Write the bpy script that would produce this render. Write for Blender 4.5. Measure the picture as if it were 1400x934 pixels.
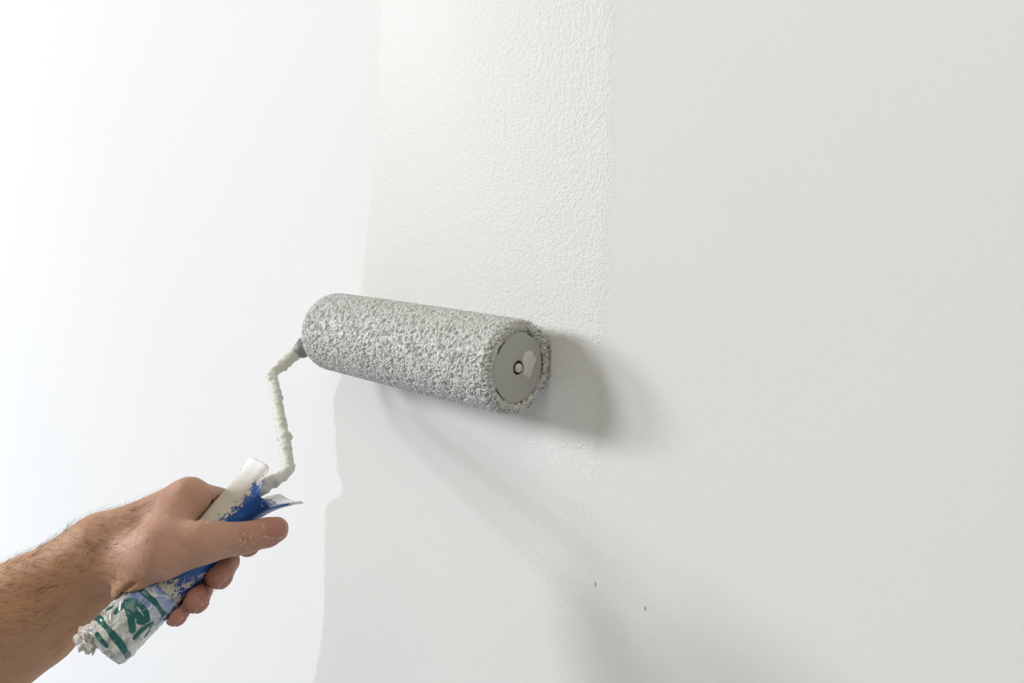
import bpy, math, random
import numpy as np
from mathutils import Vector, Matrix
from mathutils.bvhtree import BVHTree

random.seed(7)
rng = np.random.default_rng(7)
SC = bpy.context.scene
COL = SC.collection
for o in list(bpy.data.objects):
    bpy.data.objects.remove(o)

# ------------------------------------------------------------------ camera
OFF = np.array([0.0, 0.0, 1.35])            # the roller axis is 1.35 m above the floor
FPX, YAW, PITCH = 1127.0, 0.7584, 0.1799
CAM = np.array([0.3958, -0.4587, 0.1247]) + OFF
FW = np.array([-math.sin(YAW)*math.cos(PITCH), math.cos(YAW)*math.cos(PITCH), -math.sin(PITCH)])
RT = np.array([math.cos(YAW), math.sin(YAW), 0.0])
UP = np.cross(RT, FW)
cd = bpy.data.cameras.new('camera'); cam = bpy.data.objects.new('camera', cd); COL.objects.link(cam)
cam.matrix_world = Matrix(((RT[0], UP[0], -FW[0], CAM[0]), (RT[1], UP[1], -FW[1], CAM[1]),
                           (RT[2], UP[2], -FW[2], CAM[2]), (0, 0, 0, 1)))
cd.sensor_width = 36.0; cd.lens = FPX/1400*36.0; cd.clip_start = 0.02
cd.dof.use_dof = True; cd.dof.focus_distance = 0.60; cd.dof.aperture_fstop = 9.0
SC.camera = cam

# ------------------------------------------------------------------ light
world = bpy.data.worlds.new('world'); SC.world = world; world.use_nodes = True
bg = world.node_tree.nodes['Background']
bg.inputs[0].default_value = (1.0, 0.87, 0.73, 1); bg.inputs[1].default_value = 0.30

def area(name, target, direction, dist, size, power, color):
    d = np.array(direction, float); d /= np.linalg.norm(d)
    p = np.array(target) - d*dist
    l = bpy.data.lights.new(name, 'AREA'); l.shape = 'RECTANGLE'; l.size = size[0]; l.size_y = size[1]
    l.energy = power; l.color = color
    o = bpy.data.objects.new(name, l); COL.objects.link(o)
    o.location = p; o.rotation_euler = Vector(d).to_track_quat('-Z', 'Y').to_euler()
    return o
HUB = OFF + np.array([-0.10, -0.03, 0.0])
area('window_light', HUB, (0.93, 1.0, -0.50), 6.5, (1.10, 1.7), 232.0, (0.95, 0.985, 1.03))
area('far_window_light', HUB, (1.50, 1.0, -0.46), 8.0, (1.2, 1.4), 288.0, (0.93, 0.98, 1.03))
area('overhead_fill', HUB, (-0.45, 0.75, -1.0), 1.9, (1.2, 1.2), 9.0, (1.0, 0.97, 0.88))  # added soft warm fill from above, lifts the upper right of the wall
SC.view_settings.view_transform = 'Standard'; SC.view_settings.look = 'None'
SC.view_settings.exposure = -0.05; SC.view_settings.gamma = 1.0
SC.view_settings.use_curve_mapping = False
SC.cycles.max_bounces = 8

# ------------------------------------------------------------------ helpers
def nrm(v): v = np.asarray(v, float); return v/np.linalg.norm(v)
def ray(px, py): return (px-700)/FPX*RT - (py-467)/FPX*UP + FW
def at(px, py, depth): return CAM + ray(px, py)*depth
def onX(px, py, x): d = ray(px, py); return CAM + d*((x-CAM[0])/d[0])
def onY(px, py, y=0.0): d = ray(px, py); return CAM + d*((y-CAM[1])/d[1])

def mesh_obj(name, V, F, mat, parent=None, smooth=True):
    me = bpy.data.meshes.new(name)
    V = np.asarray(V, np.float32)
    if isinstance(F, np.ndarray):
        k = F.shape[1]
        me.vertices.add(len(V)); me.vertices.foreach_set('co', V.ravel())
        me.loops.add(F.size); me.loops.foreach_set('vertex_index', F.astype(np.int32).ravel())
        me.polygons.add(len(F)); me.polygons.foreach_set('loop_start', np.arange(0, F.size, k, dtype=np.int32))
        me.update(calc_edges=True)
    else:
        me.from_pydata(V.tolist(), [], F)
    me.validate()
    me.polygons.foreach_set('use_smooth', [smooth]*len(me.polygons))
    me.materials.append(mat)
    o = bpy.data.objects.new(name, me); COL.objects.link(o)
    if parent is not None:
        o.parent = parent
        o.matrix_parent_inverse = Matrix.Translation(-Vector(parent.location))
    return o

def setcol(o, name, arr):
    a = o.data.color_attributes.new(name, 'FLOAT_COLOR', 'POINT')
    c = np.ones((len(o.data.vertices), 4), np.float32); arr = np.asarray(arr)
    if arr.ndim == 1: c[:, :3] = arr[:, None]
    else: c[:, :3] = arr
    a.data.foreach_set('color', c.ravel())

def grid_faces(nu, nv, wrap_v=True):
    i = np.arange(nu-1)[:, None]; j = np.arange(nv if wrap_v else nv-1)[None, :]
    a = i*nv+j; b = i*nv+(j+1) % nv; c = (i+1)*nv+(j+1) % nv; d = (i+1)*nv+j
    return np.stack([a, b, c, d], -1).reshape(-1, 4)

def vnoise(P, scale, seed=0):
    """smooth value noise on an array of points, -1..1"""
    Q = np.asarray(P, float)/scale + 1000.0
    I = np.floor(Q).astype(np.int64); f = Q-I; f = f*f*(3-2*f)
    def h(x, y, z):
        n = (x*73856093) ^ (y*19349663) ^ (z*83492791) ^ (seed*2654435761)
        n = (n ^ (n >> 13))*1274126177 & 0x7fffffff
        n = (n ^ (n >> 16)) & 0xffff
        return n/32767.5-1
    r = 0
    for dx in (0, 1):
        for dy in (0, 1):
            for dz in (0, 1):
                w = (f[..., 0] if dx else 1-f[..., 0])*(f[..., 1] if dy else 1-f[..., 1])*(f[..., 2] if dz else 1-f[..., 2])
                r = r + w*h(I[..., 0]+dx, I[..., 1]+dy, I[..., 2]+dz)
    return r
def fbm(P, scale, seed=0, octv=3):
    r = 0; a = 1.0; t = 0
    for k in range(octv):
        r = r + a*vnoise(P, scale/2**k, seed+k*17); t += a; a *= .5
    return r/t

# ---- materials
def new_mat(name):
    m = bpy.data.materials.new(name); m.use_nodes = True
    nt = m.node_tree; b = nt.nodes['Principled BSDF']
    return m, nt, b
def N(nt, typ, **kw):
    n = nt.nodes.new(typ)
    for k, v in kw.items():
        if k.startswith('i_'):
            key = k[2:]; key = int(key) if key.isdigit() else key.replace('_', ' ')
            n.inputs[key].default_value = v
        else: setattr(n, k, v)
    return n
def link(nt, a, b): nt.links.new(a, b)
def noise(nt, scale, detail=4, rough=.55, coord=None, seed=0.0):
    n = N(nt, 'ShaderNodeTexNoise'); n.inputs['Scale'].default_value = scale
    n.inputs['Detail'].default_value = detail; n.inputs['Roughness'].default_value = rough
    tc = coord or N(nt, 'ShaderNodeTexCoord').outputs['Object']
    if seed:
        mp = N(nt, 'ShaderNodeMapping'); mp.inputs['Location'].default_value = (seed, seed*1.7, seed*.3)
        link(nt, tc, mp.inputs[0]); tc = mp.outputs[0]
    link(nt, tc, n.inputs['Vector']); return n
def mathn(nt, op, a, b=None, clamp=False):
    n = N(nt, 'ShaderNodeMath', operation=op, use_clamp=clamp)
    for k, v in ((0, a), (1, b)):
        if v is None: continue
        if isinstance(v, (int, float)): n.inputs[k].default_value = v
        else: link(nt, v, n.inputs[k])
    return n.outputs[0]
def step(nt, v, lo, hi):
    n = N(nt, 'ShaderNodeMapRange'); n.inputs['From Min'].default_value = lo; n.inputs['From Max'].default_value = hi
    link(nt, v, n.inputs['Value']); return n.outputs[0]
def mix(nt, fac, a, b):
    n = N(nt, 'ShaderNodeMix', data_type='RGBA')
    if isinstance(fac, (int, float)): n.inputs[0].default_value = fac
    else: link(nt, fac, n.inputs[0])
    for k, v in ((6, a), (7, b)):
        if isinstance(v, tuple): n.inputs[k].default_value = (*v[:3], 1)
        else: link(nt, v, n.inputs[k])
    return n.outputs[2]
def bump(nt, b, h, strength, dist):
    n = N(nt, 'ShaderNodeBump'); n.inputs['Strength'].default_value = strength; n.inputs['Distance'].default_value = dist
    link(nt, h, n.inputs['Height']); link(nt, n.outputs[0], b.inputs['Normal']); return n
def attr(nt, name): return N(nt, 'ShaderNodeAttribute', attribute_name=name).outputs['Color']
def srgb(r, g, b):
    f = lambda c: (c/255/12.92 if c/255 <= .04045 else ((c/255+.055)/1.055)**2.4)
    return (f(r), f(g), f(b))

# ------------------------------------------------------------------ wall
def wall_curve(pts):   # pixel points -> (z, x) pairs on the wall
    q = sorted([(onY(*p)[2], onY(*p)[0]) for p in pts]); return np.array(q)
LEFT_EDGE = wall_curve([(520, -60), (519, 0), (517, 60), (517, 140), (511, 220), (503, 300), (494, 380), (487, 430), (463, 520),
                        (455, 560), (458, 600), (460, 640), (466, 665), (446, 690), (443, 760), (441, 850), (428, 934), (420, 1000)])
RIGHT_EDGE = wall_curve([(834, -60), (836, 0), (836, 60), (834, 130), (836, 220), (830, 300), (826, 380), (822, 450), (818, 560)])
def edge_node(nt, z, q):
    fc = N(nt, 'ShaderNodeFloatCurve'); c = fc.mapping.curves[0]
    z0, z1 = q[0, 0], q[-1, 0]; x0, x1 = q[:, 1].min()-.01, q[:, 1].max()+.01
    pts = [((a-z0)/(z1-z0), (b-x0)/(x1-x0)) for a, b in q]
    c.points[0].location = pts[0]; c.points[1].location = pts[-1]
    for p in pts[1:-1]: c.points.new(*p)
    for p in c.points: p.handle_type = 'AUTO_CLAMPED'
    fc.mapping.extend = 'HORIZONTAL'; fc.mapping.update()
    t = mathn(nt, 'DIVIDE', mathn(nt, 'SUBTRACT', z, float(z0)), float(z1-z0), True)
    link(nt, t, fc.inputs['Value'])
    return mathn(nt, 'ADD', mathn(nt, 'MULTIPLY', fc.outputs[0], float(x1-x0)), float(x0))

def wall_material():
    m, nt, b = new_mat('wall_paint')
    tc = N(nt, 'ShaderNodeTexCoord').outputs['Object']
    sp = N(nt, 'ShaderNodeSeparateXYZ'); link(nt, tc, sp.inputs[0]); X, Z = sp.outputs[0], sp.outputs[2]
    n1 = noise(nt, 60, 3, .6, tc).outputs[0]; n2 = noise(nt, 420, 3, .6, tc).outputs[0]
    n3 = noise(nt, 900, 2, .6, tc, 3.0).outputs[0]
    wob = mathn(nt, 'ADD', mathn(nt, 'MULTIPLY', mathn(nt, 'SUBTRACT', n1, .5), .012), mathn(nt, 'MULTIPLY', mathn(nt, 'SUBTRACT', n2, .5), .004))
    dl = mathn(nt, 'SUBTRACT', mathn(nt, 'ADD', X, wob), edge_node(nt, Z, LEFT_EDGE))
    grey = step(nt, dl, -.0010, .0030)                    # 0 primer, 1 grey coat
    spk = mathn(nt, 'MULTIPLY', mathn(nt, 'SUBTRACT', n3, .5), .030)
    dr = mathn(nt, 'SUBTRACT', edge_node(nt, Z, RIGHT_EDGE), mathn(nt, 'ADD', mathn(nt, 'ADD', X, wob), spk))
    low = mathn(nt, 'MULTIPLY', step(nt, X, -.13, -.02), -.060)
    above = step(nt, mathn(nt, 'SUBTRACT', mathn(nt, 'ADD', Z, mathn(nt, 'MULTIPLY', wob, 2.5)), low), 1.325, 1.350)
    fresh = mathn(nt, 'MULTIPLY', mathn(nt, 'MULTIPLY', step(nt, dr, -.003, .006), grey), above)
    big = noise(nt, 5, 2, .5, tc, 9.0).outputs[0]
    old = mix(nt, big, srgb(214, 215, 210), srgb(219, 220, 215))
    frc_sheen = mix(nt, n1, srgb(222, 223, 218), srgb(225, 227, 222))  # fresh coat, lightened so its wet sheen is in the colour
    col = mix(nt, grey, srgb(233, 233, 232), mix(nt, fresh, old, frc_sheen))
    # two pinprick scars in the plaster
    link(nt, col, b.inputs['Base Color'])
    # roller stipple: strong in the wet lane (densest towards its right edge), light below, almost none in the primer
    lane = mathn(nt, 'MULTIPLY', step(nt, dr, -.006, .002), mathn(nt, 'ADD', mathn(nt, 'MULTIPLY', step(nt, dr, .17, .02), .8), .2))
    below = mathn(nt, 'SUBTRACT', 1.0, above)
    amp = mathn(nt, 'ADD', mathn(nt, 'MULTIPLY', mathn(nt, 'MULTIPLY', lane, grey), mathn(nt, 'ADD', mathn(nt, 'MULTIPLY', above, .75), .30)),
                mathn(nt, 'MULTIPLY', grey, .10))
    rough = N(nt, 'ShaderNodeMix', data_type='FLOAT'); link(nt, fresh, rough.inputs[0]); rough.inputs[2].default_value = .72; rough.inputs[3].default_value = .48; sv = N(nt, 'ShaderNodeMix', data_type='FLOAT'); link(nt, grey, sv.inputs[0]); sv.inputs[2].default_value = .04; sv.inputs[3].default_value = .22; link(nt, sv.outputs[0], b.inputs['Specular IOR Level'])
    link(nt, rough.outputs[0], b.inputs['Roughness'])
    st = noise(nt, 620, 3, .6, tc, 5.0).outputs[0]; st2 = noise(nt, 260, 2, .5, tc, 2.0).outputs[0]
    h = mathn(nt, 'ADD', mathn(nt, 'MULTIPLY', mathn(nt, 'SUBTRACT', st, .5), 1.0), mathn(nt, 'MULTIPLY', mathn(nt, 'SUBTRACT', st2, .5), .9))
    h = mathn(nt, 'MULTIPLY', h, amp)
    h = mathn(nt, 'ADD', h, mathn(nt, 'MULTIPLY', grey, .22))
    bump(nt, b, h, 1.0, .00075)
    return m
def box_obj(name, lo, hi, mat, parent=None):
    x0, y0, z0 = lo; x1, y1, z1 = hi
    V = [(x0, y0, z0), (x1, y0, z0), (x1, y1, z0), (x0, y1, z0), (x0, y0, z1), (x1, y0, z1), (x1, y1, z1), (x0, y1, z1)]
    F = [(0, 3, 2, 1), (4, 5, 6, 7), (0, 1, 5, 4), (1, 2, 6, 5), (2, 3, 7, 6), (3, 0, 4, 7)]
    return mesh_obj(name, V, F, mat, parent, False)
wall = box_obj('wall_back', (-4.0, 0, 0), (2.2, .12, 2.7), wall_material()); wall['kind'] = 'structure'
m, nt, b = new_mat('floor_screed'); n = noise(nt, 3, 5)
link(nt, mix(nt, n.outputs[0], srgb(196, 206, 216), srgb(176, 188, 200)), b.inputs['Base Color']); b.inputs['Roughness'].default_value = .6
floor = box_obj('floor', (-4.0, -3.2, -.1), (2.2, .12, 0), m); floor['kind'] = 'structure'

# small scars in the old coat
m, nt, b = new_mat('plaster_scar'); b.inputs['Base Color'].default_value = (*srgb(140, 138, 134), 1)
for px, py, ln in ((814, 799, .0035), (882, 832, .003)):
    c = onY(px, py)
    t = np.linspace(-1, 1, 7); V = []; F = []
    for k, s in enumerate(t):
        w = .0003*(1-s*s)+.00005
        V += [(c[0]-w, -.0001, c[2]+s*ln/2), (c[0]+w, -.0001, c[2]+s*ln/2), (c[0], -.0005, c[2]+s*ln/2)]
        if k:
            o_ = 3*(k-1); F += [(o_, o_+3, o_+5, o_+2), (o_+1, o_+2, o_+5, o_+4)]
    mesh_obj('paint_nick', V, F, m, wall)

# ------------------------------------------------------------------ paint roller
R, L = .0345, .2355
AX = OFF + np.array([0, -R, 0])
roller = bpy.data.objects.new('paint_roller', None); COL.objects.link(roller)
roller.location = AX; roller.empty_display_size = .05
roller['label'] = 'paint roller with grey paint-soaked cover and blue handle pressed against the wall'
roller['category'] = 'paint roller'

def paint_mat(name, c0, c1, rough=.5, scale=300, bs=.4, bd=.0004):
    m, nt, b = new_mat(name)
    n = noise(nt, scale, 4, .6)
    link(nt, mix(nt, n.outputs[0], c0, c1), b.inputs['Base Color']); b.inputs['Roughness'].default_value = rough
    bump(nt, b, n.outputs[0], bs, bd); return m
M_nap = paint_mat('wet_nap', srgb(189, 191, 186), srgb(204, 205, 201), .5, 700, .3, .0003)
M_cap = paint_mat('cap_plastic_paint', srgb(168, 168, 162), srgb(176, 176, 170), .5, 60, .15, .0004)
M_glob = paint_mat('paint_glob', srgb(196, 196, 188), srgb(212, 212, 204), .5, 400, .4, .0004)
M_shade = paint_mat('recess_shade', srgb(52, 50, 48), srgb(70, 68, 64), .6)  # dark colour that paints the shade in the cap slits and hub hole
M_wire = paint_mat('painted_wire', srgb(196, 196, 184), srgb(222, 222, 214), .5, 260, .8, .0009)
M_grey = paint_mat('grey_bearing', srgb(120, 120, 118), srgb(140, 140, 136), .5, 200)

# cover: closed profile (x, r) swept round the axis, then clumped by a cellular height field
RI = .0262
prof = [(-.0040, RI), (-.0005, RI+.0004), (.0012, RI+.0022), (.0014, RI+.0042), (.0002, R-.0022), (-.0030, R-.0006)]
ns = 540
xs = np.linspace(-.0065, -L+.012, ns)
prof += [(x, R*(1-.012*((x+L/2)/(L/2))**2)+.0002) for x in xs]
for a in np.linspace(0, math.pi/2, 12)[1:]:
    prof.append((-L+.012-.012*math.sin(a), R*.99-.012*(1-math.cos(a))))
prof += [(-L, RI-.004), (-L+.004, .008)]
prof = np.array(prof)
# resample the profile evenly
sl = np.r_[0, np.cumsum(np.hypot(*np.diff(prof, axis=0).T))]
ss = np.arange(0, sl[-1], .00036); px_ = np.interp(ss, sl, prof[:, 0]); pr_ = np.interp(ss, sl, prof[:, 1])
tg = np.stack([np.gradient(px_), np.gradient(pr_)], -1); tg /= np.linalg.norm(tg, axis=1)[:, None]
nx, nr = -tg[:, 1], tg[:, 0]
flip = np.where(True, -1, 1); nx, nr = nx*-1, nr*-1
NV = 600; phi = np.linspace(0, 2*np.pi, NV, endpoint=False)
S, PH = np.meshgrid(ss, phi, indexing='ij')
U = S; Vv = PH*R
def worley(u, v, cell, seed, per):
    nvc = max(1, int(round(per/cell))); cv = per/nvc
    r2 = np.random.default_rng(seed); nuc = int(u.max()/cell)+4
    ju = r2.random((nuc, nvc)); jv = r2.random((nuc, nvc)); hh = r2.random((nuc, nvc))
    iu = np.floor(u/cell).astype(int)+1; iv = np.floor(v/cv).astype(int)
    f1 = np.full(u.shape, 9.); f2 = f1.copy(); hv = np.zeros(u.shape)
    for du in (-1, 0, 1):
        for dv in (-1, 0, 1):
            a = np.clip(iu+du, 0, nuc-1); bq = (iv+dv) % nvc
            cu = (iu+du-1+ju[a, bq]); cw = (iv+dv+jv[a, bq])
            d = np.hypot(u/cell-cu, v/cv-cw)
            n_ = d < f1
            f2 = np.where(n_, f1, np.minimum(f2, d)); hv = np.where(n_, hh[a, bq], hv); f1 = np.where(n_, d, f1)
    return f1, f2, hv
P3 = np.stack([px_[:, None]+0*PH, pr_[:, None]*np.cos(PH), pr_[:, None]*np.sin(PH)], -1)
wu = fbm(P3, .004, 3)*.0011; wv = fbm(P3, .004, 8)*.0011
per = 2*np.pi*R
f1, f2, hv = worley(U+wu*1.3+.003, (Vv+wv*1.3) % per, .0029, 1, per)
g1, g2, gv = worley(U+wv+.003, (Vv+wu) % per, .0016, 2, per)
part = np.clip(.80+fbm(P3, .0028, 91, 2)*1.7, .05, 1)
lump = np.clip((f2-f1)*4.8, 0, 1)
sm = lambda x, a_, b_: (lambda t_: t_*t_*(3-2*t_))(np.clip((x-a_)/(b_-a_), 0, 1))
PW = P3+np.stack([fbm(P3, .0045, 100+k, 2) for k in range(3)], -1)*.0016
pit = sm(fbm(PW*np.array([1.15, 1, 1]), .0021, 94, 2), .08, .45)
h = .0008-pit*.0017-(1-lump**.6)*part*.0016 + (hv-.5)*.0003*lump
h -= (1-np.clip((g2-g1)*5, 0, 1)**.7)*np.clip(.35+fbm(P3, .0035, 92, 2)*2.4, 0, 1)*.0008
h += fbm(P3, .02, 5)*.0002
edge = np.exp(-((px_-.0)/.003)**2)[:, None]
h += edge*(fbm(P3, .0022, 77, 2)*.0011)
RRr = pr_[:, None]+nr[:, None]*h*1.0
XX = px_[:, None]+nx[:, None]*h
# make sure displacement goes outwards
if (nr[len(nr)//2] < 0):
    RRr = pr_[:, None]-nr[:, None]*h; XX = px_[:, None]-nx[:, None]*h
V = np.stack([XX+AX[0], AX[1]+RRr*np.cos(PH), AX[2]+RRr*np.sin(PH)], -1)
V[..., 1] = np.minimum(V[..., 1], -.00015)          # the nap flattens where it meets the wall
F = grid_faces(len(ss), NV)
cover = mesh_obj('roller_cover', V.reshape(-1, 3), F, M_nap, roller)
cover['label'] = 'fluffy roller cover matted with wet grey paint'

# stray tufts round the near rim
V = []; F = []
for k in range(260):
    a = random.uniform(0, 2*math.pi); wallside = max(0, math.cos(a-.25))
    r0 = R-.0012-random.random()*.002; x0 = random.uniform(-.004, .0014)
    ln = random.uniform(.0008, .0016)+wallside*random.uniform(0, .0022); w = random.uniform(.0005, .0011)
    er = np.array([0, math.cos(a), math.sin(a)]); et = np.array([0, -math.sin(a), math.cos(a)]); ex = np.array([1., 0, 0])
    c = AX+er*r0+ex*x0; tip = c+er*(ln+.001)+et*random.uniform(-.001, .001)+ex*random.uniform(-.0004, .0012)
    if tip[1] > -.0002: tip[1] = -.0002
    b0 = len(V)
    for q in range(5):
        t = q*2*math.pi/5; V.append(c+et*math.cos(t)*w+ex*math.sin(t)*w)
    mid = c*.45+tip*.55
    for q in range(5):
        t = q*2*math.pi/5; V.append(mid+et*math.cos(t)*w*.6+ex*math.sin(t)*w*.6)
    V.append(tip)
    for q in range(5):
        q2 = (q+1) % 5; F += [(b0+q, b0+q2, b0+5+q2, b0+5+q), (b0+5+q, b0+5+q2, b0+10)]
V = np.array(V); V[:, 1] = np.minimum(V[:, 1], -.0002)
fr = mesh_obj('nap_fringe', V, F, M_nap, roller); fr['kind'] = 'stuff'

def lathe(name, prof, mat, origin, axis, parent, n=64, close=True, rot0=0, rfun=None):
    axis = nrm(axis); e1 = nrm(np.cross(axis, [0, 0, 1.0] if abs(axis[2]) < .9 else [1., 0, 0])); e2 = np.cross(axis, e1)
    V = []
    for h_, r_ in prof:
        for k in range(n):
            t = rot0+2*math.pi*k/n; rr = r_*(rfun(t, h_) if rfun else 1)
            V.append(origin+axis*h_+e1*math.cos(t)*rr+e2*math.sin(t)*rr)
    F = [tuple(f) for f in grid_faces(len(prof), n)]
    if close: F += [tuple(range(n))[::-1], tuple((len(prof)-1)*n+k for k in range(n))]
    o = mesh_obj(name, V, F, mat, parent); return o

# near end cap: a disc with a hexagonal hub hole, the wire tip inside
EX = np.array([1.0, 0, 0])
capo = lathe('end_cap', [(-.006, .0050), (-.0002, .0050), (.0004, .0056), (.0006, .008), (.0006, .0225), (.0004, .0250), (-.0002, .0266), (-.003, .0276)], M_cap, AX, EX, roller, 96, False)
# dark strips painting the shade of slits where cap and nap have parted
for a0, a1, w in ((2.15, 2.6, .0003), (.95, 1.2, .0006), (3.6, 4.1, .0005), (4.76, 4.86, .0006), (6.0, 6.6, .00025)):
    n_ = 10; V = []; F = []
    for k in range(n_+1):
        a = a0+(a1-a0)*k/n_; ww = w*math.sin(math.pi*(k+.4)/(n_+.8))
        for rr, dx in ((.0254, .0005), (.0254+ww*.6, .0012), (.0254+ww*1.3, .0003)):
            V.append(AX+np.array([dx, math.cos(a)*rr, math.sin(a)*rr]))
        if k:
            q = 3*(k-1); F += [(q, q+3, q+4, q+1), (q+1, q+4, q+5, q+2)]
    mesh_obj('gap_shade', V, F, M_shade, capo)
lathe('hub_hole', [(-.0055, .0001), (-.0055, .0049), (.0003, .0049)], M_shade, AX, EX, capo, 6, False, .3)  # hole lined in dark colour, the shade of the recess painted in
lathe('axle_tip', [(-.005, .0034), (.0006, .0034), (.0014, .0028), (.0018, .0010)], M_glob, AX+np.array([0, .0002, -.0002]), EX, capo, 24)
# dried paint lump beside the hub (wall side)
V = []; F = []; nn = 36; rings = 9
for i in range(rings+1):
    for k in range(nn):
        t = 2*math.pi*k/nn; rad = i/rings
        ry = (.0066+.0012*math.sin(3*t+.6)+.0006*math.sin(7*t)); rz = (.0108+.0012*math.cos(2*t+1)+.0006*math.sin(5*t+2))
        yy = .0106+rad*ry*math.cos(t)+.0012*math.sin(t)*rad; zz = .0012+rad*rz*math.sin(t)
        hx = .0005+.0016*(1-rad**5)+.0004*vnoise(np.array([[yy, zz, 0]]), .0016, 4)[0]*(1-rad**6)
        V.append(AX+np.array([hx, yy, zz]))
F = [tuple(f) for f in grid_faces(rings+1, nn)]
V2 = np.array(V); V2[:nn] = V2[:nn].mean(0)
mesh_obj('dried_paint_lump', V2, F, M_glob, capo)

# far end cap and its bearing
far = AX+np.array([-L, 0, 0])
lathe('far_end_cap', [(.004, .024), (-.0012, .024), (-.002, .021), (-.002, .009), (-.006, .007), (-.010, .006)], M_cap, far, EX, roller, 48)

# cranked wire frame
def tube(name, pts, rads, mat, parent, n=20, res=.0012, amp=0.0, lump=0.0, seed=0, bendr=.006):
    pts = [np.asarray(p, float) for p in pts]
    path = [pts[0]]; rr = [rads[0]]
    for i in range(1, len(pts)-1):
        a, b_, c = pts[i-1], pts[i], pts[i+1]
        d = min(bendr, .45*np.linalg.norm(b_-a), .45*np.linalg.norm(c-b_))
        p0 = b_+nrm(a-b_)*d; p2 = b_+nrm(c-b_)*d
        for t in np.linspace(0, 1, 7):
            path.append((1-t)**2*p0+2*t*(1-t)*b_+t*t*p2); rr.append(rads[i])
    path.append(pts[-1]); rr.append(rads[-1]); path = np.array(path); rr = np.array(rr)
    s = np.r_[0, np.cumsum(np.linalg.norm(np.diff(path, axis=0), axis=1))]
    q = np.linspace(0, s[-1], max(8, int(s[-1]/res))); Pp = np.stack([np.interp(q, s, path[:, k]) for k in range(3)], -1); rq = np.interp(q, s, rr)
    T = np.gradient(Pp, axis=0); T /= np.linalg.norm(T, axis=1)[:, None]
    e = nrm(np.cross(T[0], [0.3, .2, 1])); V = []
    ang = np.arange(n)*2*math.pi/n
    for k in range(len(q)):
        e = nrm(e-T[k]*(e@T[k])); f = np.cross(T[k], e)
        V.append(Pp[k]+(np.cos(ang)[:, None]*e+np.sin(ang)[:, None]*f)*rq[k])
    V = np.array(V); C0 = Pp[:, None, :]
    if amp:
        d = fbm(V, .004, seed)*amp + np.clip(fbm(V, .0075, seed+5, 2)-.15, 0, 1)*lump
        V = C0+(V-C0)*(1+d/rq[:, None])[..., None]
    F = [tuple(f) for f in grid_faces(len(q), n)]; F += [tuple(range(n))[::-1], tuple((len(q)-1)*n+k for k in range(n))]
    return mesh_obj(name, V.reshape(-1, 3), F, mat, parent)
HX = -.118
TOP = onX(352, 668, HX); BOT = onX(150, 877, HX)
A_ = nrm(TOP-BOT)                                   # handle axis, wall-ward and up
mid = (TOP+BOT)/2; vv = nrm(CAM-mid); VW = nrm(vv-A_*(vv@A_)); SW = np.cross(A_, VW)
if SW@RT < 0: SW = -SW
HL = np.linalg.norm(TOP-BOT)
K1 = onX(372, 511, -.262); K2 = onX(396, 643, HX)
frame = tube('wire_frame', [far+np.array([-.004, 0, 0]), far+np.array([-.021, 0, 0]), onX(404, 484, -.258), K1, K2, TOP+A_*-.005+(K2-TOP)*.0],
             [.004, .004, .0058, .0043, .0043, .0054], M_wire, roller, 22, .0009, .0013, .0034, 3, .007)
lathe('bearing_collar', [(-.008, .0088), (-.001, .0082), (.0025, .0068), (.0045, .0050)], M_grey, onX(412, 480, -.2535), onX(404, 484, -.258)-(far+np.array([-.021, 0, 0])), roller, 20)
# a fin of dried paint hanging on the inside of the wire
# ---- handle grip
def hpos(h_, th, r_): return BOT+A_*h_+(SW*math.cos(th)+VW*math.sin(th))*r_     # th=0 right, 90 deg faces the viewer
def HP(px, py, off):                                  # on the pixel's ray, `off` behind the handle's own plane
    d = ray(px, py); t = ((BOT-VW*off-CAM)@VW)/(d@VW); return CAM+d*t
def handle_material():
    m, nt, b = new_mat('blue_grip_with_paint')
    tc = N(nt, 'ShaderNodeTexCoord').outputs['Object']
    n1 = noise(nt, 110, 7, .72, tc).outputs[0]; n2 = noise(nt, 420, 4, .7, tc, 4.0).outputs[0]; n3 = noise(nt, 30, 2, .5, tc, 7.0).outputs[0]
    bias = N(nt, 'ShaderNodeSeparateColor'); link(nt, attr(nt, 'crust'), bias.inputs[0])
    v = mathn(nt, 'ADD', mathn(nt, 'ADD', mathn(nt, 'MULTIPLY', n1, .7), mathn(nt, 'MULTIPLY', n2, .45)), bias.outputs[0])
    msk = step(nt, v, 1.02, 1.06)
    blue = mix(nt, n3, srgb(10, 66, 138), srgb(26, 92, 168))
    pnt = mix(nt, bias.outputs[1], srgb(196, 190, 176), srgb(234, 234, 232))
    link(nt, mix(nt, msk, blue, pnt), b.inputs['Base Color'])
    rg = N(nt, 'ShaderNodeMix', data_type='FLOAT'); link(nt, msk, rg.inputs[0]); rg.inputs[2].default_value = .32; rg.inputs[3].default_value = .6
    link(nt, rg.outputs[0], b.inputs['Roughness'])
    hh = mathn(nt, 'ADD', mathn(nt, 'MULTIPLY', msk, 1.0), mathn(nt, 'MULTIPLY', n2, .5)); bump(nt, b, hh, .7, .0005)
    return m
M_grip = handle_material()
RH = .0155
NT = 128; th = np.arange(NT)*2*math.pi/NT
def wing(thv, c, w): 
    d = (thv-c+math.pi) % (2*math.pi)-math.pi
    x = np.clip((w-np.abs(d))/(.42*w), 0, 1); return x*x*(3-2*x)
WL, WR = math.radians(143), math.radians(-20)
wl = wing(th, WL, 1.15); wr = wing(th, WR, 1.05)
rimh = HL-.0065+wl*.0185+wr*.0190
outw = wl*.0015+wr*.0108+.0025+.003*wing(th, math.radians(60), 1.3)
hh0 = HL-.022
rows = []
def body_r(h_): return RH*(1-.03*math.cos(h_/HL*2*math.pi))
hs = np.linspace(-.002, hh0, 60)
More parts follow.
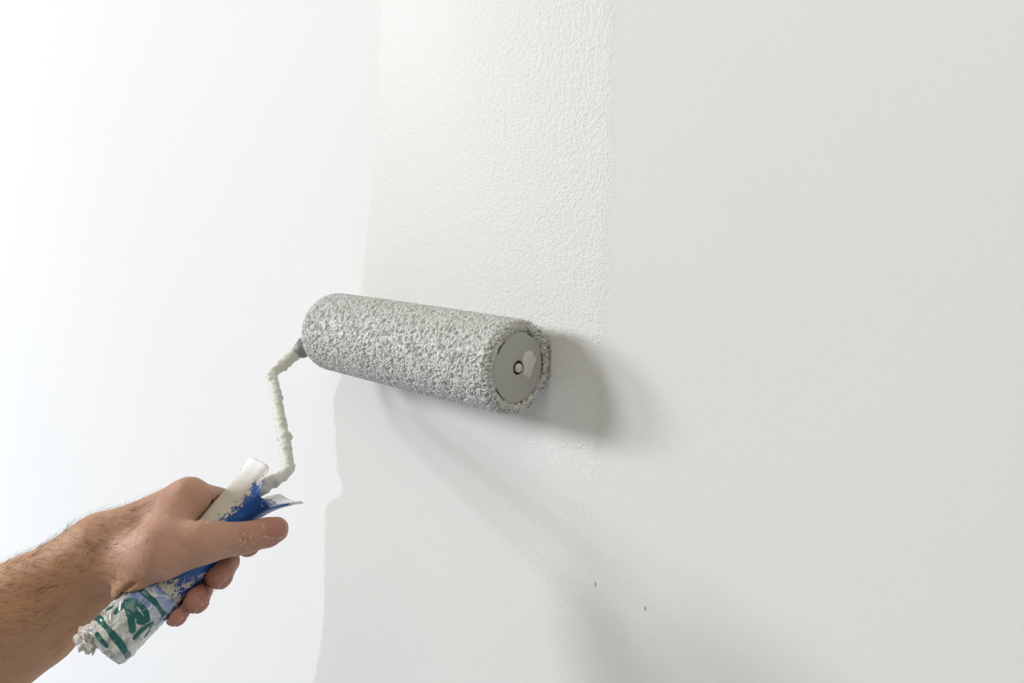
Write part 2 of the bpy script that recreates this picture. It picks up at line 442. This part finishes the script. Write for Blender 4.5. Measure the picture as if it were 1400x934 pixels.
for h_ in hs: rows.append([hpos(h_, t, body_r(h_)) for t in th])
for k in np.linspace(0, 1, 26)[1:]:
    rows.append([hpos(hh0+(rimh[i]-hh0)*k, th[i], body_r(hh0)+outw[i]*k**2.0) for i in range(NT)])
for k in np.linspace(1, 0, 26):                       # inner skin of the flared collar
    rows.append([hpos(hh0+(rimh[i]-hh0)*k*.995+.0006*(1-k), th[i], body_r(hh0)+outw[i]*k**2.0-.0018-.003*(1-k)) for i in range(NT)])
rows.append([hpos(hh0-.001, t, .001) for t in th])
rows.insert(0, [hpos(-.002, t, .001) for t in th])
V = np.array(rows); nrow = len(rows)
grip = mesh_obj('handle', V.reshape(-1, 3), grid_faces(nrow, NT), M_grip, roller)
grip['label'] = 'blue plastic handle spattered with dried paint'
hv_ = ((V-BOT)@A_); thv = np.arctan2((V-BOT)@VW, (V-BOT)@SW)
leftness = np.exp(-(((thv-math.radians(150)+math.pi) % (2*math.pi)-math.pi)/.75)**2)
upper = np.clip((hv_-.05)/.03, 0, 1)
crust = .425+leftness*upper*.34-np.exp(-(((thv-math.radians(62)+math.pi) % (2*math.pi)-math.pi)/.55)**2)*upper*.10
crust += np.clip((hv_-HL-.004)/.008, 0, 1)*.3
crust += np.clip((.055-hv_)/.02, 0, 1)*.09
crust[27+60:] = .31+np.clip((hv_[27+60:]-HL+.002)/.008, 0, 1)*.32
cc = np.zeros((V.shape[0], V.shape[1], 3)); cc[..., 0] = crust; cc[..., 1] = np.clip((hv_-HL+.01)/.02, 0, 1)
setcol(grip, 'crust', cc.reshape(-1, 3))

# ---- clear plastic bag wrapped round the butt, printed in green
RW = .0168
def wrap_pt(px, py):                                  # where the pixel's ray meets the wrap: its side or its butt
    d = ray(px, py); o_ = CAM-BOT; dp = d-A_*(d@A_); op = o_-A_*(o_@A_)
    a = dp@dp; b_ = 2*dp@op; c = op@op-RW*RW; disc = b_*b_-4*a*c
    q = o_+d*((-b_-math.sqrt(max(disc, 0)))/(2*a))
    if q@A_ < -.003:
        q = o_+d*((-.003-o_@A_)/(d@A_))
    return q+BOT
c3 = lambda x, y: (80+x/5.37, 740+y/5.37)
strokes = [  # centre lines in crop pixels with half width in metres
    ([(575, 300), (620, 370), (700, 440), (772, 540)], .0018), ([(262, 545), (300, 570), (400, 690), (460, 760), (512, 850)], .0021),
    ([(280, 680), (350, 770), (400, 830), (450, 885)], .0014), ([(300, 780), (345, 830), (390, 885)], .0009),
    ([(420, 520), (480, 470), (530, 440)], .0019), ([(500, 445), (530, 560), (545, 655)], .0022), ([(515, 440), (560, 520), (610, 575)], .0021),
    ([(540, 430), (600, 470), (640, 520), (655, 580), (620, 600), (590, 590)], .0017),
    ([(570, 705), (620, 650), (680, 610)], .0020), ([(690, 615), (670, 660), (640, 700)], .0009), ([(350, 500), (395, 482)], .0014)]
nb, nh, nt_ = 60, 200, 320
sb = np.linspace(.02, 1, nb); hq = np.r_[-.003-.0022*(1-sb)**.5, np.linspace(-.0028, .041, nh)]; rq_ = np.r_[RW*sb**.8, np.full(nh, RW)]
nh += nb; tq = np.arange(nt_)*2*math.pi/nt_
HH, TT = np.meshgrid(hq, tq, indexing='ij'); RQ = rq_[:, None]+0*TT
Q3 = np.stack([HH, np.cos(TT)*RQ, np.sin(TT)*RQ], -1)
def ridged(Q, sc, seed): return np.clip(1-np.abs(vnoise(Q, sc, seed))*3.0, 0, 1)**2
bod = np.clip((HH+.003)/.004, 0, 1)
wr_ = ridged(Q3*np.array([.55, 1, 1]), .0075, 12)*.0007+ridged(Q3, .0042, 19)*.00035+fbm(Q3, .006, 4, 2)*.0004
rr = RQ+wr_*bod*1.0-.0004+(1-bod)*0
rr[-8:] -= np.linspace(0, .0009, 8)[:, None]
pleat = np.abs(np.sin(TT*4.5+RQ*260+vnoise(Q3, .008, 8)*2))*.0024*(1-bod)*np.clip(RQ/.006, 0, 1)*np.clip((RW-RQ)/.002, 0, 1)
V = BOT+A_*(HH-pleat)[..., None]+(SW*np.cos(TT)[..., None]+VW*np.sin(TT)[..., None])*rr[..., None]
Vf = V.reshape(-1, 3); ink = np.zeros(len(Vf)); jit = fbm(Q3, .002, 9, 2).ravel()*.0003
for pl, w in strokes:
    q = [wrap_pt(*c3(x, y)) for x, y in pl]; dmin = np.full(len(Vf), 9.)
    for k in range(len(q)-1):
        d_ = q[k+1]-q[k]; t_ = np.clip(((Vf-q[k])@d_)/(d_@d_+1e-12), 0, 1)
        dmin = np.minimum(dmin, np.linalg.norm(Vf-q[k]-t_[:, None]*d_, axis=1))
    ink = np.maximum(ink, np.clip((w-dmin-jit)/.0003+.5, 0, 1))
ink = ink.reshape(HH.shape)
m, nt, b = new_mat('printed_plastic_bag')
sepn = N(nt, 'ShaderNodeSeparateColor'); link(nt, attr(nt, 'ink'), sepn.inputs[0])
n1 = noise(nt, 160, 4, .65).outputs[0]
clr = mix(nt, step(nt, n1, .42, .62), srgb(152, 158, 152), srgb(226, 226, 222))
clr = mix(nt, mathn(nt, 'MULTIPLY', sepn.outputs[1], .85), clr, srgb(92, 128, 190))
clr = mix(nt, mathn(nt, 'MULTIPLY', sepn.outputs[2], .5), clr, srgb(226, 228, 228))
link(nt, mix(nt, sepn.outputs[0], clr, srgb(4, 98, 92)), b.inputs['Base Color'])
b.inputs['Roughness'].default_value = .22; b.inputs['Coat Weight'].default_value = .4
bump(nt, b, noise(nt, 420, 3, .6).outputs[0], .5, .0004)
wrap = mesh_obj('plastic_wrap', V.reshape(-1, 3), grid_faces(nh, nt_), m, roller)
wrap['label'] = 'clear plastic bag with green print wound round the handle butt'
cc = np.zeros(HH.shape+(3,)); cc[..., 0] = ink
blu = np.clip((HH-.0235)/.004, 0, 1)*(np.abs(vnoise(np.stack([HH, np.cos(TT)*RW, np.sin(TT)*RW], -1), .007, 3)) > .09)
cc[..., 1] = blu; cc[..., 2] = ridged(Q3*np.array([.55, 1, 1]), .0075, 12)
setcol(wrap, 'ink', cc.reshape(-1, 3))
# crumpled knot of bag at the butt
m2 = paint_mat('crumpled_plastic', srgb(212, 208, 202), srgb(236, 235, 232), .35, 200, .6, .0006)
def crumple(name, c, ax, ln, r0, seed, mat, parent):
    ax = nrm(ax); e1 = nrm(np.cross(ax, [.2, .5, 1])); e2 = np.cross(ax, e1); nu, nv = 46, 60
    u = np.linspace(0, 1, nu)[:, None]; t = (np.arange(nv)*2*math.pi/nv)[None, :]
    r = r0*(.35+.65*np.sin(math.pi*np.clip(u*.85+.1, 0, 1)))*(1+.42*np.sin(t*5+u*7+seed)*u+.25*np.sin(t*9-u*11))
    P = c+ax*(u*ln)[..., None]+e1*(r*np.cos(t+u*1.6))[..., None]+e2*(r*np.sin(t+u*1.6))[..., None]
    P = P+np.stack([fbm(P, .004, seed+k) for k in range(3)], -1)*.0030
    P = P+(1-np.abs(fbm(P, .006, seed+9))*3)[..., None]*(P-(c+ax*(u*ln)[..., None]))*.25
    P[0] = P[0].mean(0); P[-1] = P[-1].mean(0)
    return mesh_obj(name, P.reshape(-1, 3), grid_faces(nu, nv), mat, parent, False)
kn = HP(143, 868, -.003); ke = HP(118, 876, -.004)
crumple('bag_knot', kn, ke-kn, 0.0165, .0058, 5, m2, roller)

# ------------------------------------------------------------------ person: left hand and forearm
PRIMS_BODY = []   # (a, ra, b, rb, k)
mm = .001
def P(px, py, dep): return at(px, py, dep)
elb = P(-330, 1105, .560)
W1, W2 = P(138, 747, .552), P(146, 783, .566)
L1, L2 = P(32, 822, .548), P(50, 856, .562)
E1, E2 = P(-150, 950, .545), P(-130, 985, .560)
Z1, Z2 = P(-400, 1130, .545), P(-385, 1160, .560)
body = [
    (Z1, 41*mm, E1, 39*mm, 8*mm), (E1, 38*mm, L1, 27*mm, 14*mm), (L1, 26.5*mm, W1, 20*mm, 14*mm), (E2, 38*mm, L2, 27*mm, 14*mm), (L2, 26*mm, W2, 19.4*mm, 14*mm),
    (Z2, 41*mm, E2, 38*mm, 8*mm),
]
IM, IP_, ID, IT = HP(258, 681, -.002), HP(310, 690, .031), HP(336, 722, .020), HP(339, 745, .002)
MM, MP, MD, MT = HP(238, 697, .016), HP(283, 722, .034), HP(308, 768, .016), HP(299, 786, -.003)
RM, RP, RD, RTp = HP(216, 716, .022), HP(255, 752, .034), HP(272, 806, .015), HP(267, 820, -.004)
PM, PP, PD, PT = HP(192, 738, .024), HP(232, 778, .031), HP(244, 834, .013), HP(240, 841, -.002)
body += [
    (W1, 19*mm, IM, 12.6*mm, 16*mm),
    (P(160, 752, .575), 17*mm, MM, 12.2*mm, 14*mm),
    (P(160, 765, .585), 16*mm, RM, 12*mm, 14*mm),
    (W2, 16*mm, PM, 12*mm, 8*mm),
    (HP(165, 813, -.003), 5.5*mm, HP(190, 794, -.011), 7*mm, 2*mm),              # heel
    (P(165, 768, .549), 18*mm, HP(222, 752, -.020), 18.6*mm, 16*mm),              # thenar
    (HP(222, 752, -.020), 18.5*mm, HP(272, 742, -.0265), 13.6*mm, 7*mm),
    (HP(235, 715, -.010), 13*mm, IM, 11*mm, 14*mm),                             # web
]
thumb = [(HP(272, 742, -.0265), 13.4*mm, HP(333, 736, -.020), 10.6*mm, 4*mm),
         (HP(333, 736, -.020), 10.5*mm, HP(366, 728, -.0165), 10.0*mm, 3*mm),
         (HP(366, 728, -.0165), 10.0*mm, HP(377, 724, -.0145), 8.7*mm, 3*mm)]
fingers = [
    [(IM, 12.6*mm, IP_, 10.6*mm, 3*mm), (IP_, 10.4*mm, ID, 9.2*mm, 3*mm), (ID, 9.2*mm, IT, 8.4*mm, 3*mm)],
    [(MM, 12.4*mm, MP, 10.6*mm, 3*mm), (MP, 10.4*mm, MD, 9.4*mm, 3*mm), (MD, 9.2*mm, MT, 9.4*mm, 3*mm)],
    [(RM, 12*mm, RP, 10.2*mm, 3*mm), (RP, 10*mm, RD, 9.0*mm, 3*mm), (RD, 8.8*mm, RTp, 9.0*mm, 3*mm)],
    [(PM, 11*mm, PP, 9*mm, 3*mm), (PP, 8.8*mm, PD, 7.6*mm, 3*mm), (PD, 7.4*mm, PT, 7.3*mm, 3*mm)],
]
gx = nrm(at(250, 700, .56)-at(-100, 930, .56)); gy = nrm(UP-gx*(UP@gx)); gz = np.cross(gx, gy)
G = np.stack([gx, gy, gz]); GO = HP(250, 740, 0)
allp = body+thumb+sum(fingers, [])
pts = np.array([G@(q-GO) for p in allp for q in (p[0], p[2])]); rad = np.array([r for p in allp for r in (p[1], p[3])])
lo = (pts-rad[:, None]).min(0)-.006; hi = (pts+rad[:, None]).max(0)+.006
lo[0] = max(lo[0], -.40)
H = .00095
nxyz = np.ceil((hi-lo)/H).astype(int)
ax_ = [lo[k]+np.arange(nxyz[k])*H for k in range(3)]
def rcone(Px, Py, Pz, a, ra, b_, rb):
    d = b_-a; l2 = d@d
    t = np.clip(((Px-a[0])*d[0]+(Py-a[1])*d[1]+(Pz-a[2])*d[2])/l2, 0, 1)
    q = np.sqrt((Px-a[0]-t*d[0])**2+(Py-a[1]-t*d[1])**2+(Pz-a[2]-t*d[2])**2)
    return q-(ra+(rb-ra)*t)
BIG = .04
def add(D, prim, k, far_k=None, center=None):
    a, ra, b_, rb = G@(prim[0]-GO), prim[1], G@(prim[2]-GO), prim[3]
    l = np.minimum(a-ra, b_-rb)-.019; u = np.maximum(a+ra, b_+rb)+.019
    s = [slice(max(0, int((l[i]-lo[i])/H)), max(0, min(nxyz[i], int((u[i]-lo[i])/H)+1))) for i in range(3)]
    X = ax_[0][s[0]][:, None, None].astype(np.float32); Y = ax_[1][s[1]][None, :, None].astype(np.float32); Z = ax_[2][s[2]][None, None, :].astype(np.float32)
    d = rcone(X, Y, Z, a, ra, b_, rb).astype(np.float32); e = D[s[0], s[1], s[2]]
    hk = np.clip(k-np.abs(d-e), 0, None)/k
    D[s[0], s[1], s[2]] = np.minimum(d, e)-hk**3*k/6
    return s
def blend(D, E_, kc, kr0, kr1, d0, d1):
    c = G@(kc-GO)
    s = np.where(E_ < .012); X = ax_[0][s[0]]-c[0]; Y = ax_[1][s[1]]-c[1]; Z = ax_[2][s[2]]-c[2]
    dist = np.sqrt(X*X+Y*Y+Z*Z); k = kr0+(kr1-kr0)*np.clip((dist-d0)/(d1-d0), 0, 1)
    a = D[s]; b_ = E_[s]; hk = np.clip(k-np.abs(a-b_), 0, None)/k
    D[s] = np.minimum(a, b_)-hk**3*k/6
D = np.full(nxyz, BIG, np.float32)
for p in body: add(D, p, p[4])
T_ = np.full(nxyz, BIG, np.float32)
for p in thumb: add(T_, p, p[4])
blend(D, T_, thumb[0][0], .010, .001, .020, .045)
for fg in fingers:
    T_.fill(BIG)
    for p in fg: add(T_, p, p[4])
    blend(D, T_, fg[0][0], .007, .0008, .012, .034)
del T_
# the handle presses its own hollow into the palm and fingers
a, b_ = G@(BOT-A_*.02-GO), G@(TOP-GO)
X = ax_[0][:, None, None]; Y = ax_[1][None, :, None]; Z = ax_[2][None, None, :]
d = b_-a; t = np.clip(((X-a[0])*d[0]+(Y-a[1])*d[1]+(Z-a[2])*d[2])/(d@d), 0, 1)
q = np.sqrt((X-a[0]-t*d[0])**2+(Y-a[1]-t*d[1])**2+(Z-a[2]-t*d[2])**2)
hcut = (RH+.0007+np.where(t*np.linalg.norm(d) < .068, .0013, 0)-q).astype(np.float32)
kk = .0012; hk = np.clip(kk-np.abs(D-hcut), 0, None)/kk; D = np.maximum(D, hcut)+hk**3*kk/6
del q, t, hcut, hk

D[0] = np.maximum(D[0], .0006)                       # the arm ends in a closed face outside the picture
def surface_nets(D):
    s = D < 0
    n0, n1, n2 = D.shape
    c = [(i, j, k) for i in (0, 1) for j in (0, 1) for k in (0, 1)]
    cnt = sum(s[i:n0-1+i, j:n1-1+j, k:n2-1+k].astype(np.int8) for i, j, k in c)
    cells = np.argwhere((cnt > 0) & (cnt < 8)); idx = np.full((n0-1, n1-1, n2-1), -1, np.int32)
    idx[tuple(cells.T)] = np.arange(len(cells))
    acc = np.zeros((len(cells), 3)); num = np.zeros(len(cells))
    for a in range(8):
        for b in range(a+1, 8):
            ca, cb = np.array(c[a]), np.array(c[b])
            if abs(ca-cb).sum() != 1: continue
            va = D[tuple((cells+ca).T)]; vb = D[tuple((cells+cb).T)]; x = (va < 0) != (vb < 0)
            t = va[x]/(va[x]-vb[x]); acc[x] += ca+(cb-ca)*t[:, None]; num[x] += 1
    V = cells+acc/num[:, None]
    F = []
    for ax in range(3):
        o1, o2 = (ax+1) % 3, (ax+2) % 3
        sl0 = [slice(1, None)]*3; sl0[ax] = slice(0, -1); sl1 = [slice(1, None)]*3; sl1[ax] = slice(1, None)
        A, B = s[tuple(sl0)], s[tuple(sl1)]
        e = np.argwhere(A != B); inside = A[tuple(e.T)]
        e = e+1; e[:, ax] -= 1
        lim = (e[:, o1] < D.shape[o1]-1) & (e[:, o2] < D.shape[o2]-1) & (e[:, ax] < D.shape[ax]-1); e = e[lim]; inside = inside[lim]
        u = np.zeros(3, int); u[o1] = 1; v = np.zeros(3, int); v[o2] = 1
        q = np.stack([idx[tuple((e-u-v).T)], idx[tuple((e-v).T)], idx[tuple(e.T)], idx[tuple((e-u).T)]], -1)
        q[~inside] = q[~inside][:, ::-1]; F.append(q)
    F = np.vstack(F); F = F[(F >= 0).all(1)]
    return V, F
V, F = surface_nets(D); del D
V = (lo+V*H)@G+GO
# light relax
for it in range(3):
    acc = np.zeros_like(V); cn = np.zeros(len(V))
    for k in range(4):
        np.add.at(acc, F[:, k], V[F[:, (k+1) % 4]]+V[F[:, (k+3) % 4]]); np.add.at(cn, F[:, k], 2)
    V = V+.5*(acc/cn[:, None]-V)
def vnormals(V, F):
    fn = np.cross(V[F[:, 2]]-V[F[:, 0]], V[F[:, 3]]-V[F[:, 1]]); n = np.zeros_like(V)
    for k in range(4): np.add.at(n, F[:, k], fn)
    return n/np.linalg.norm(n, axis=1)[:, None].clip(1e-12)
Nn = vnormals(V, F)
bvh = BVHTree.FromPolygons([Vector(v) for v in V], F.tolist())
def surf(px, py):
    d = ray(px, py); h = bvh.ray_cast(Vector(CAM), Vector(nrm(d))); return None if h[0] is None else np.array(h[0])
disp = np.zeros(len(V))
def seg_dist(Q, a, b): 
    d = b-a; t = np.clip(((Q-a)@d)/(d@d+1e-12), 0, 1); return np.linalg.norm(Q-a-t[:, None]*d, axis=1), t
def crease(pl, depth, w, taper=True):
    q = [surf(*p) for p in pl]; q = [x for x in q if x is not None]
    n = len(q)-1
    for i in range(n):
        dd, t = seg_dist(V, q[i], q[i+1]); g = (i+t)/n
        amp = depth*(np.clip(np.minimum(g, 1-g)*4+.25, 0, 1) if taper else 1)
        cand = -amp*np.exp(-(dd/w)**2)
        np.minimum(disp, cand, out=disp, where=(np.abs(cand) > np.abs(disp)) if depth > 0 else True)
def ridge_(pl, depth, w):
    global disp
    q = [surf(*p) for p in pl]; q = [x for x in q if x is not None]
    best = np.zeros(len(V))
    for i in range(len(q)-1):
        dd, t = seg_dist(V, q[i], q[i+1]); best = np.maximum(best, depth*np.exp(-(dd/w)**2))
    disp = disp+best
# wrist fold, thumb joint wrinkles, folds of the web and index knuckle
crease([(156, 824), (166, 812), (175, 803), (186, 797)], .0034, .0015)
crease([(287, 672), (290, 684), (291, 696), (288, 706)], .0008, .0012)
crease([(296, 670), (299, 680), (298, 692)], .0005, .0009)
crease([(262, 704), (272, 711), (285, 714)], .0018, .0022)
for k, x in enumerate((326, 331, 337, 342)):
    crease([(x, 717), (x+4, 726), (x+4, 736), (x-1, 745)], (.0010, .0014, .0012, .0008)[k], .0010)
crease([(300, 748), (318, 752), (334, 752)], .0005, .0012)
crease([(232, 735), (250, 748), (262, 764)], .0006, .0025)
crease([(200, 770), (225, 780), (250, 782)], .0005, .0016)
for (x, y) in ((289, 772), (256, 808), (229, 832)): crease([(x, y), (x+9, y+2), (x+16, y-4)], .0004, .0009)
ridge_([(250, 668), (262, 672)], .0010, .006)
disp += fbm(V, .010, 41)*.0004+fbm(V, .0028, 51, 2)*.00012
# nails
nail = np.zeros(len(V)); rim = np.zeros(len(V))
def add_nail(c, nvec, lvec, hl, hw_):
    global disp
    if c is None: return
    nvec = nrm(nvec); lvec = nrm(lvec-nvec*(lvec@nvec)); w = np.cross(nvec, lvec)
    d = V-c; a = d@lvec/hl; b_ = d@w/hw_; z = d@nvec
    near = (np.linalg.norm(d, axis=1) < 2.2*max(hl, hw_)) & ((Nn@nvec) > -.1) & (z > -.012)
    s = np.where(near, (np.abs(a)**2.6+np.abs(b_)**2.6), 9)
    msk = np.clip((1-s)/.25, 0, 1); nail[:] = np.maximum(nail, msk); rim[:] = np.maximum(rim, np.exp(-((s-1.05)/.13)**2))
    disp = disp+np.clip((1-s)/.12, 0, 1)*.0004-np.exp(-((s-1.12)/.16)**2)*.0005*(a < .75)
tdir = HP(377, 724, -.0145)-HP(333, 736, -.020)
add_nail(surf(377, 720), VW*.85+UP*.35+RT*.05, tdir, .0080, .0066)
for (px, py, q0, q1, s_) in ((308, 795, MD, MT, 1), (275, 829, RD, RTp, .95), (247, 849, PD, PT, .8)):
    dv = q1-q0; outd = SW*.85+VW*.30-A_*.15
    hit = bvh.find_nearest(Vector(q1+nrm(outd)*.011)); add_nail(np.array(hit[0])-nrm(dv)*.001, outd, dv, .0060*s_, .0052*s_)
V = V+Nn*disp[:, None]

def skin_material():
    m, nt, b = new_mat('skin')
    tc = N(nt, 'ShaderNodeTexCoord').outputs['Object']
    sp = N(nt, 'ShaderNodeSeparateColor'); link(nt, attr(nt, 'zones'), sp.inputs[0])
    n1 = noise(nt, 45, 4, .6, tc).outputs[0]; n2 = noise(nt, 330, 4, .6, tc, 2.0).outputs[0]; n3 = noise(nt, 700, 3, .6, tc, 6.0).outputs[0]
    tan = mix(nt, n1, srgb(176, 132, 98), srgb(196, 152, 116))
    hand = mix(nt, n1, srgb(176, 134, 112), srgb(194, 152, 130))
    c = mix(nt, sp.outputs[2], tan, hand)
    c = mix(nt, mathn(nt, 'MULTIPLY', sp.outputs[0], .75), c, srgb(170, 112, 100))
    c = mix(nt, mathn(nt, 'MULTIPLY', step(nt, n2, .52, .72), .22), c, srgb(150, 104, 80))
    nl = N(nt, 'ShaderNodeSeparateColor'); link(nt, attr(nt, 'nail'), nl.inputs[0])
    c = mix(nt, mathn(nt, 'MULTIPLY', nl.outputs[0], .8), c, srgb(172, 118, 106))
    c = mix(nt, mathn(nt, 'MULTIPLY', nl.outputs[1], .9), c, srgb(216, 200, 184))
    du = step(nt, mathn(nt, 'ADD', mathn(nt, 'MULTIPLY', n3, .6), mathn(nt, 'MULTIPLY', sp.outputs[1], .18)), .50, .60)
    c = mix(nt, mathn(nt, 'MULTIPLY', du, .7), c, srgb(214, 200, 190))
    link(nt, c, b.inputs['Base Color']); b.inputs['Roughness'].default_value = .60
    b.inputs['Subsurface Weight'].default_value = .12; b.inputs['Subsurface Radius'].default_value = (1, .35, .2); b.inputs['Subsurface Scale'].default_value = .004
    b.inputs['Specular IOR Level'].default_value = .4
    vr = N(nt, 'ShaderNodeTexVoronoi'); vr.inputs['Scale'].default_value = 900; link(nt, tc, vr.inputs['Vector'])
    hh = mathn(nt, 'ADD', mathn(nt, 'MULTIPLY', vr.outputs['Distance'], .5), n2); bump(nt, b, hh, .45, .0005)
    return m
person = mesh_obj('person', V, F.astype(np.int32), skin_material())
person['label'] = "person's bare left hand and hairy forearm gripping the roller handle"
person['category'] = 'person'
def near(c, r): return np.exp(-(np.linalg.norm(V-c, axis=1)/r)**2)
zones = np.zeros((len(V), 3))
zones[:, 0] = np.clip(near(MT, .014)+near(RTp, .014)+near(PT, .012)+near(thumb[2][0], .020)*.8+near(IT, .014)+near(thumb[1][0], .012)*.4, 0, 1)
zones[:, 1] = np.clip(near(thumb[1][0], .016)+near(HP(365, 745, -.02), .012)+near(MT, .010)*.6+near(RTp, .010)*.6+near(HP(315, 748, -.03), .012)*.8, 0, 1)
zones[:, 2] = np.clip(((V-W1)@gx)/.05+.2, 0, 1)
setcol(person, 'zones', zones); setcol(person, 'nail', np.stack([nail, rim*np.clip(.6+fbm(V, .002, 5, 2)*1.5, 0, 1), nail*0], -1))

# body hair: fine tapered strands lying along the forearm
m, nt, b = new_mat('arm_hair'); b.inputs['Base Color'].default_value = (*srgb(100, 72, 52), 1); b.inputs['Roughness'].default_value = .45
Nn = vnormals(V, F)
tpar = (V-W1)@gx
dors = Nn@nrm(UP*.75+VW*.45-RT*.15)
wgt = np.clip(dors+.25, 0, 1)*np.clip((.055-tpar)/.05, 0, 1)*(tpar > -.26)
clump = np.clip(vnoise(V, .02, 61)*.5+.6, .1, 1); wgt = wgt*clump
pick = rng.choice(len(V), 4200, p=wgt/wgt.sum())
HVs = []; HFs = []
for i in pick:
    p = V[i]-Nn[i]*.0004; n_ = Nn[i]
    swirl = vnoise(p[None], .018, 71)[0]*.9
    dirn = gx*.8+np.cross(n_, gx)*(.45+swirl)*-1
    dirn = nrm(dirn-n_*(dirn@n_)); side = np.cross(n_, dirn)
    ln = random.uniform(.007, .016); w = random.uniform(.00005, .00010); lift = random.uniform(.10, .42); cv = random.uniform(-.5, .5)
    b0 = len(HVs); K = 5
    for k in range(K):
        t = k/(K-1); c = p+dirn*ln*t+n_*ln*lift*math.sin(t*2.2)*.6+side*ln*cv*t*t
        ww = w*(1-.85*t)
        for q in range(3):
            a = q*2.094; HVs.append(c+side*math.cos(a)*ww+n_*math.sin(a)*ww)
        if k:
            o_ = b0+3*(k-1)
            for q in range(3): q2 = (q+1) % 3; HFs.append((o_+q, o_+q2, o_+3+q2, o_+3+q))
hair = mesh_obj('arm_hair', HVs, np.array(HFs), m, person); hair['kind'] = 'stuff'
hair['label'] = 'short brown hair lying on the forearm'
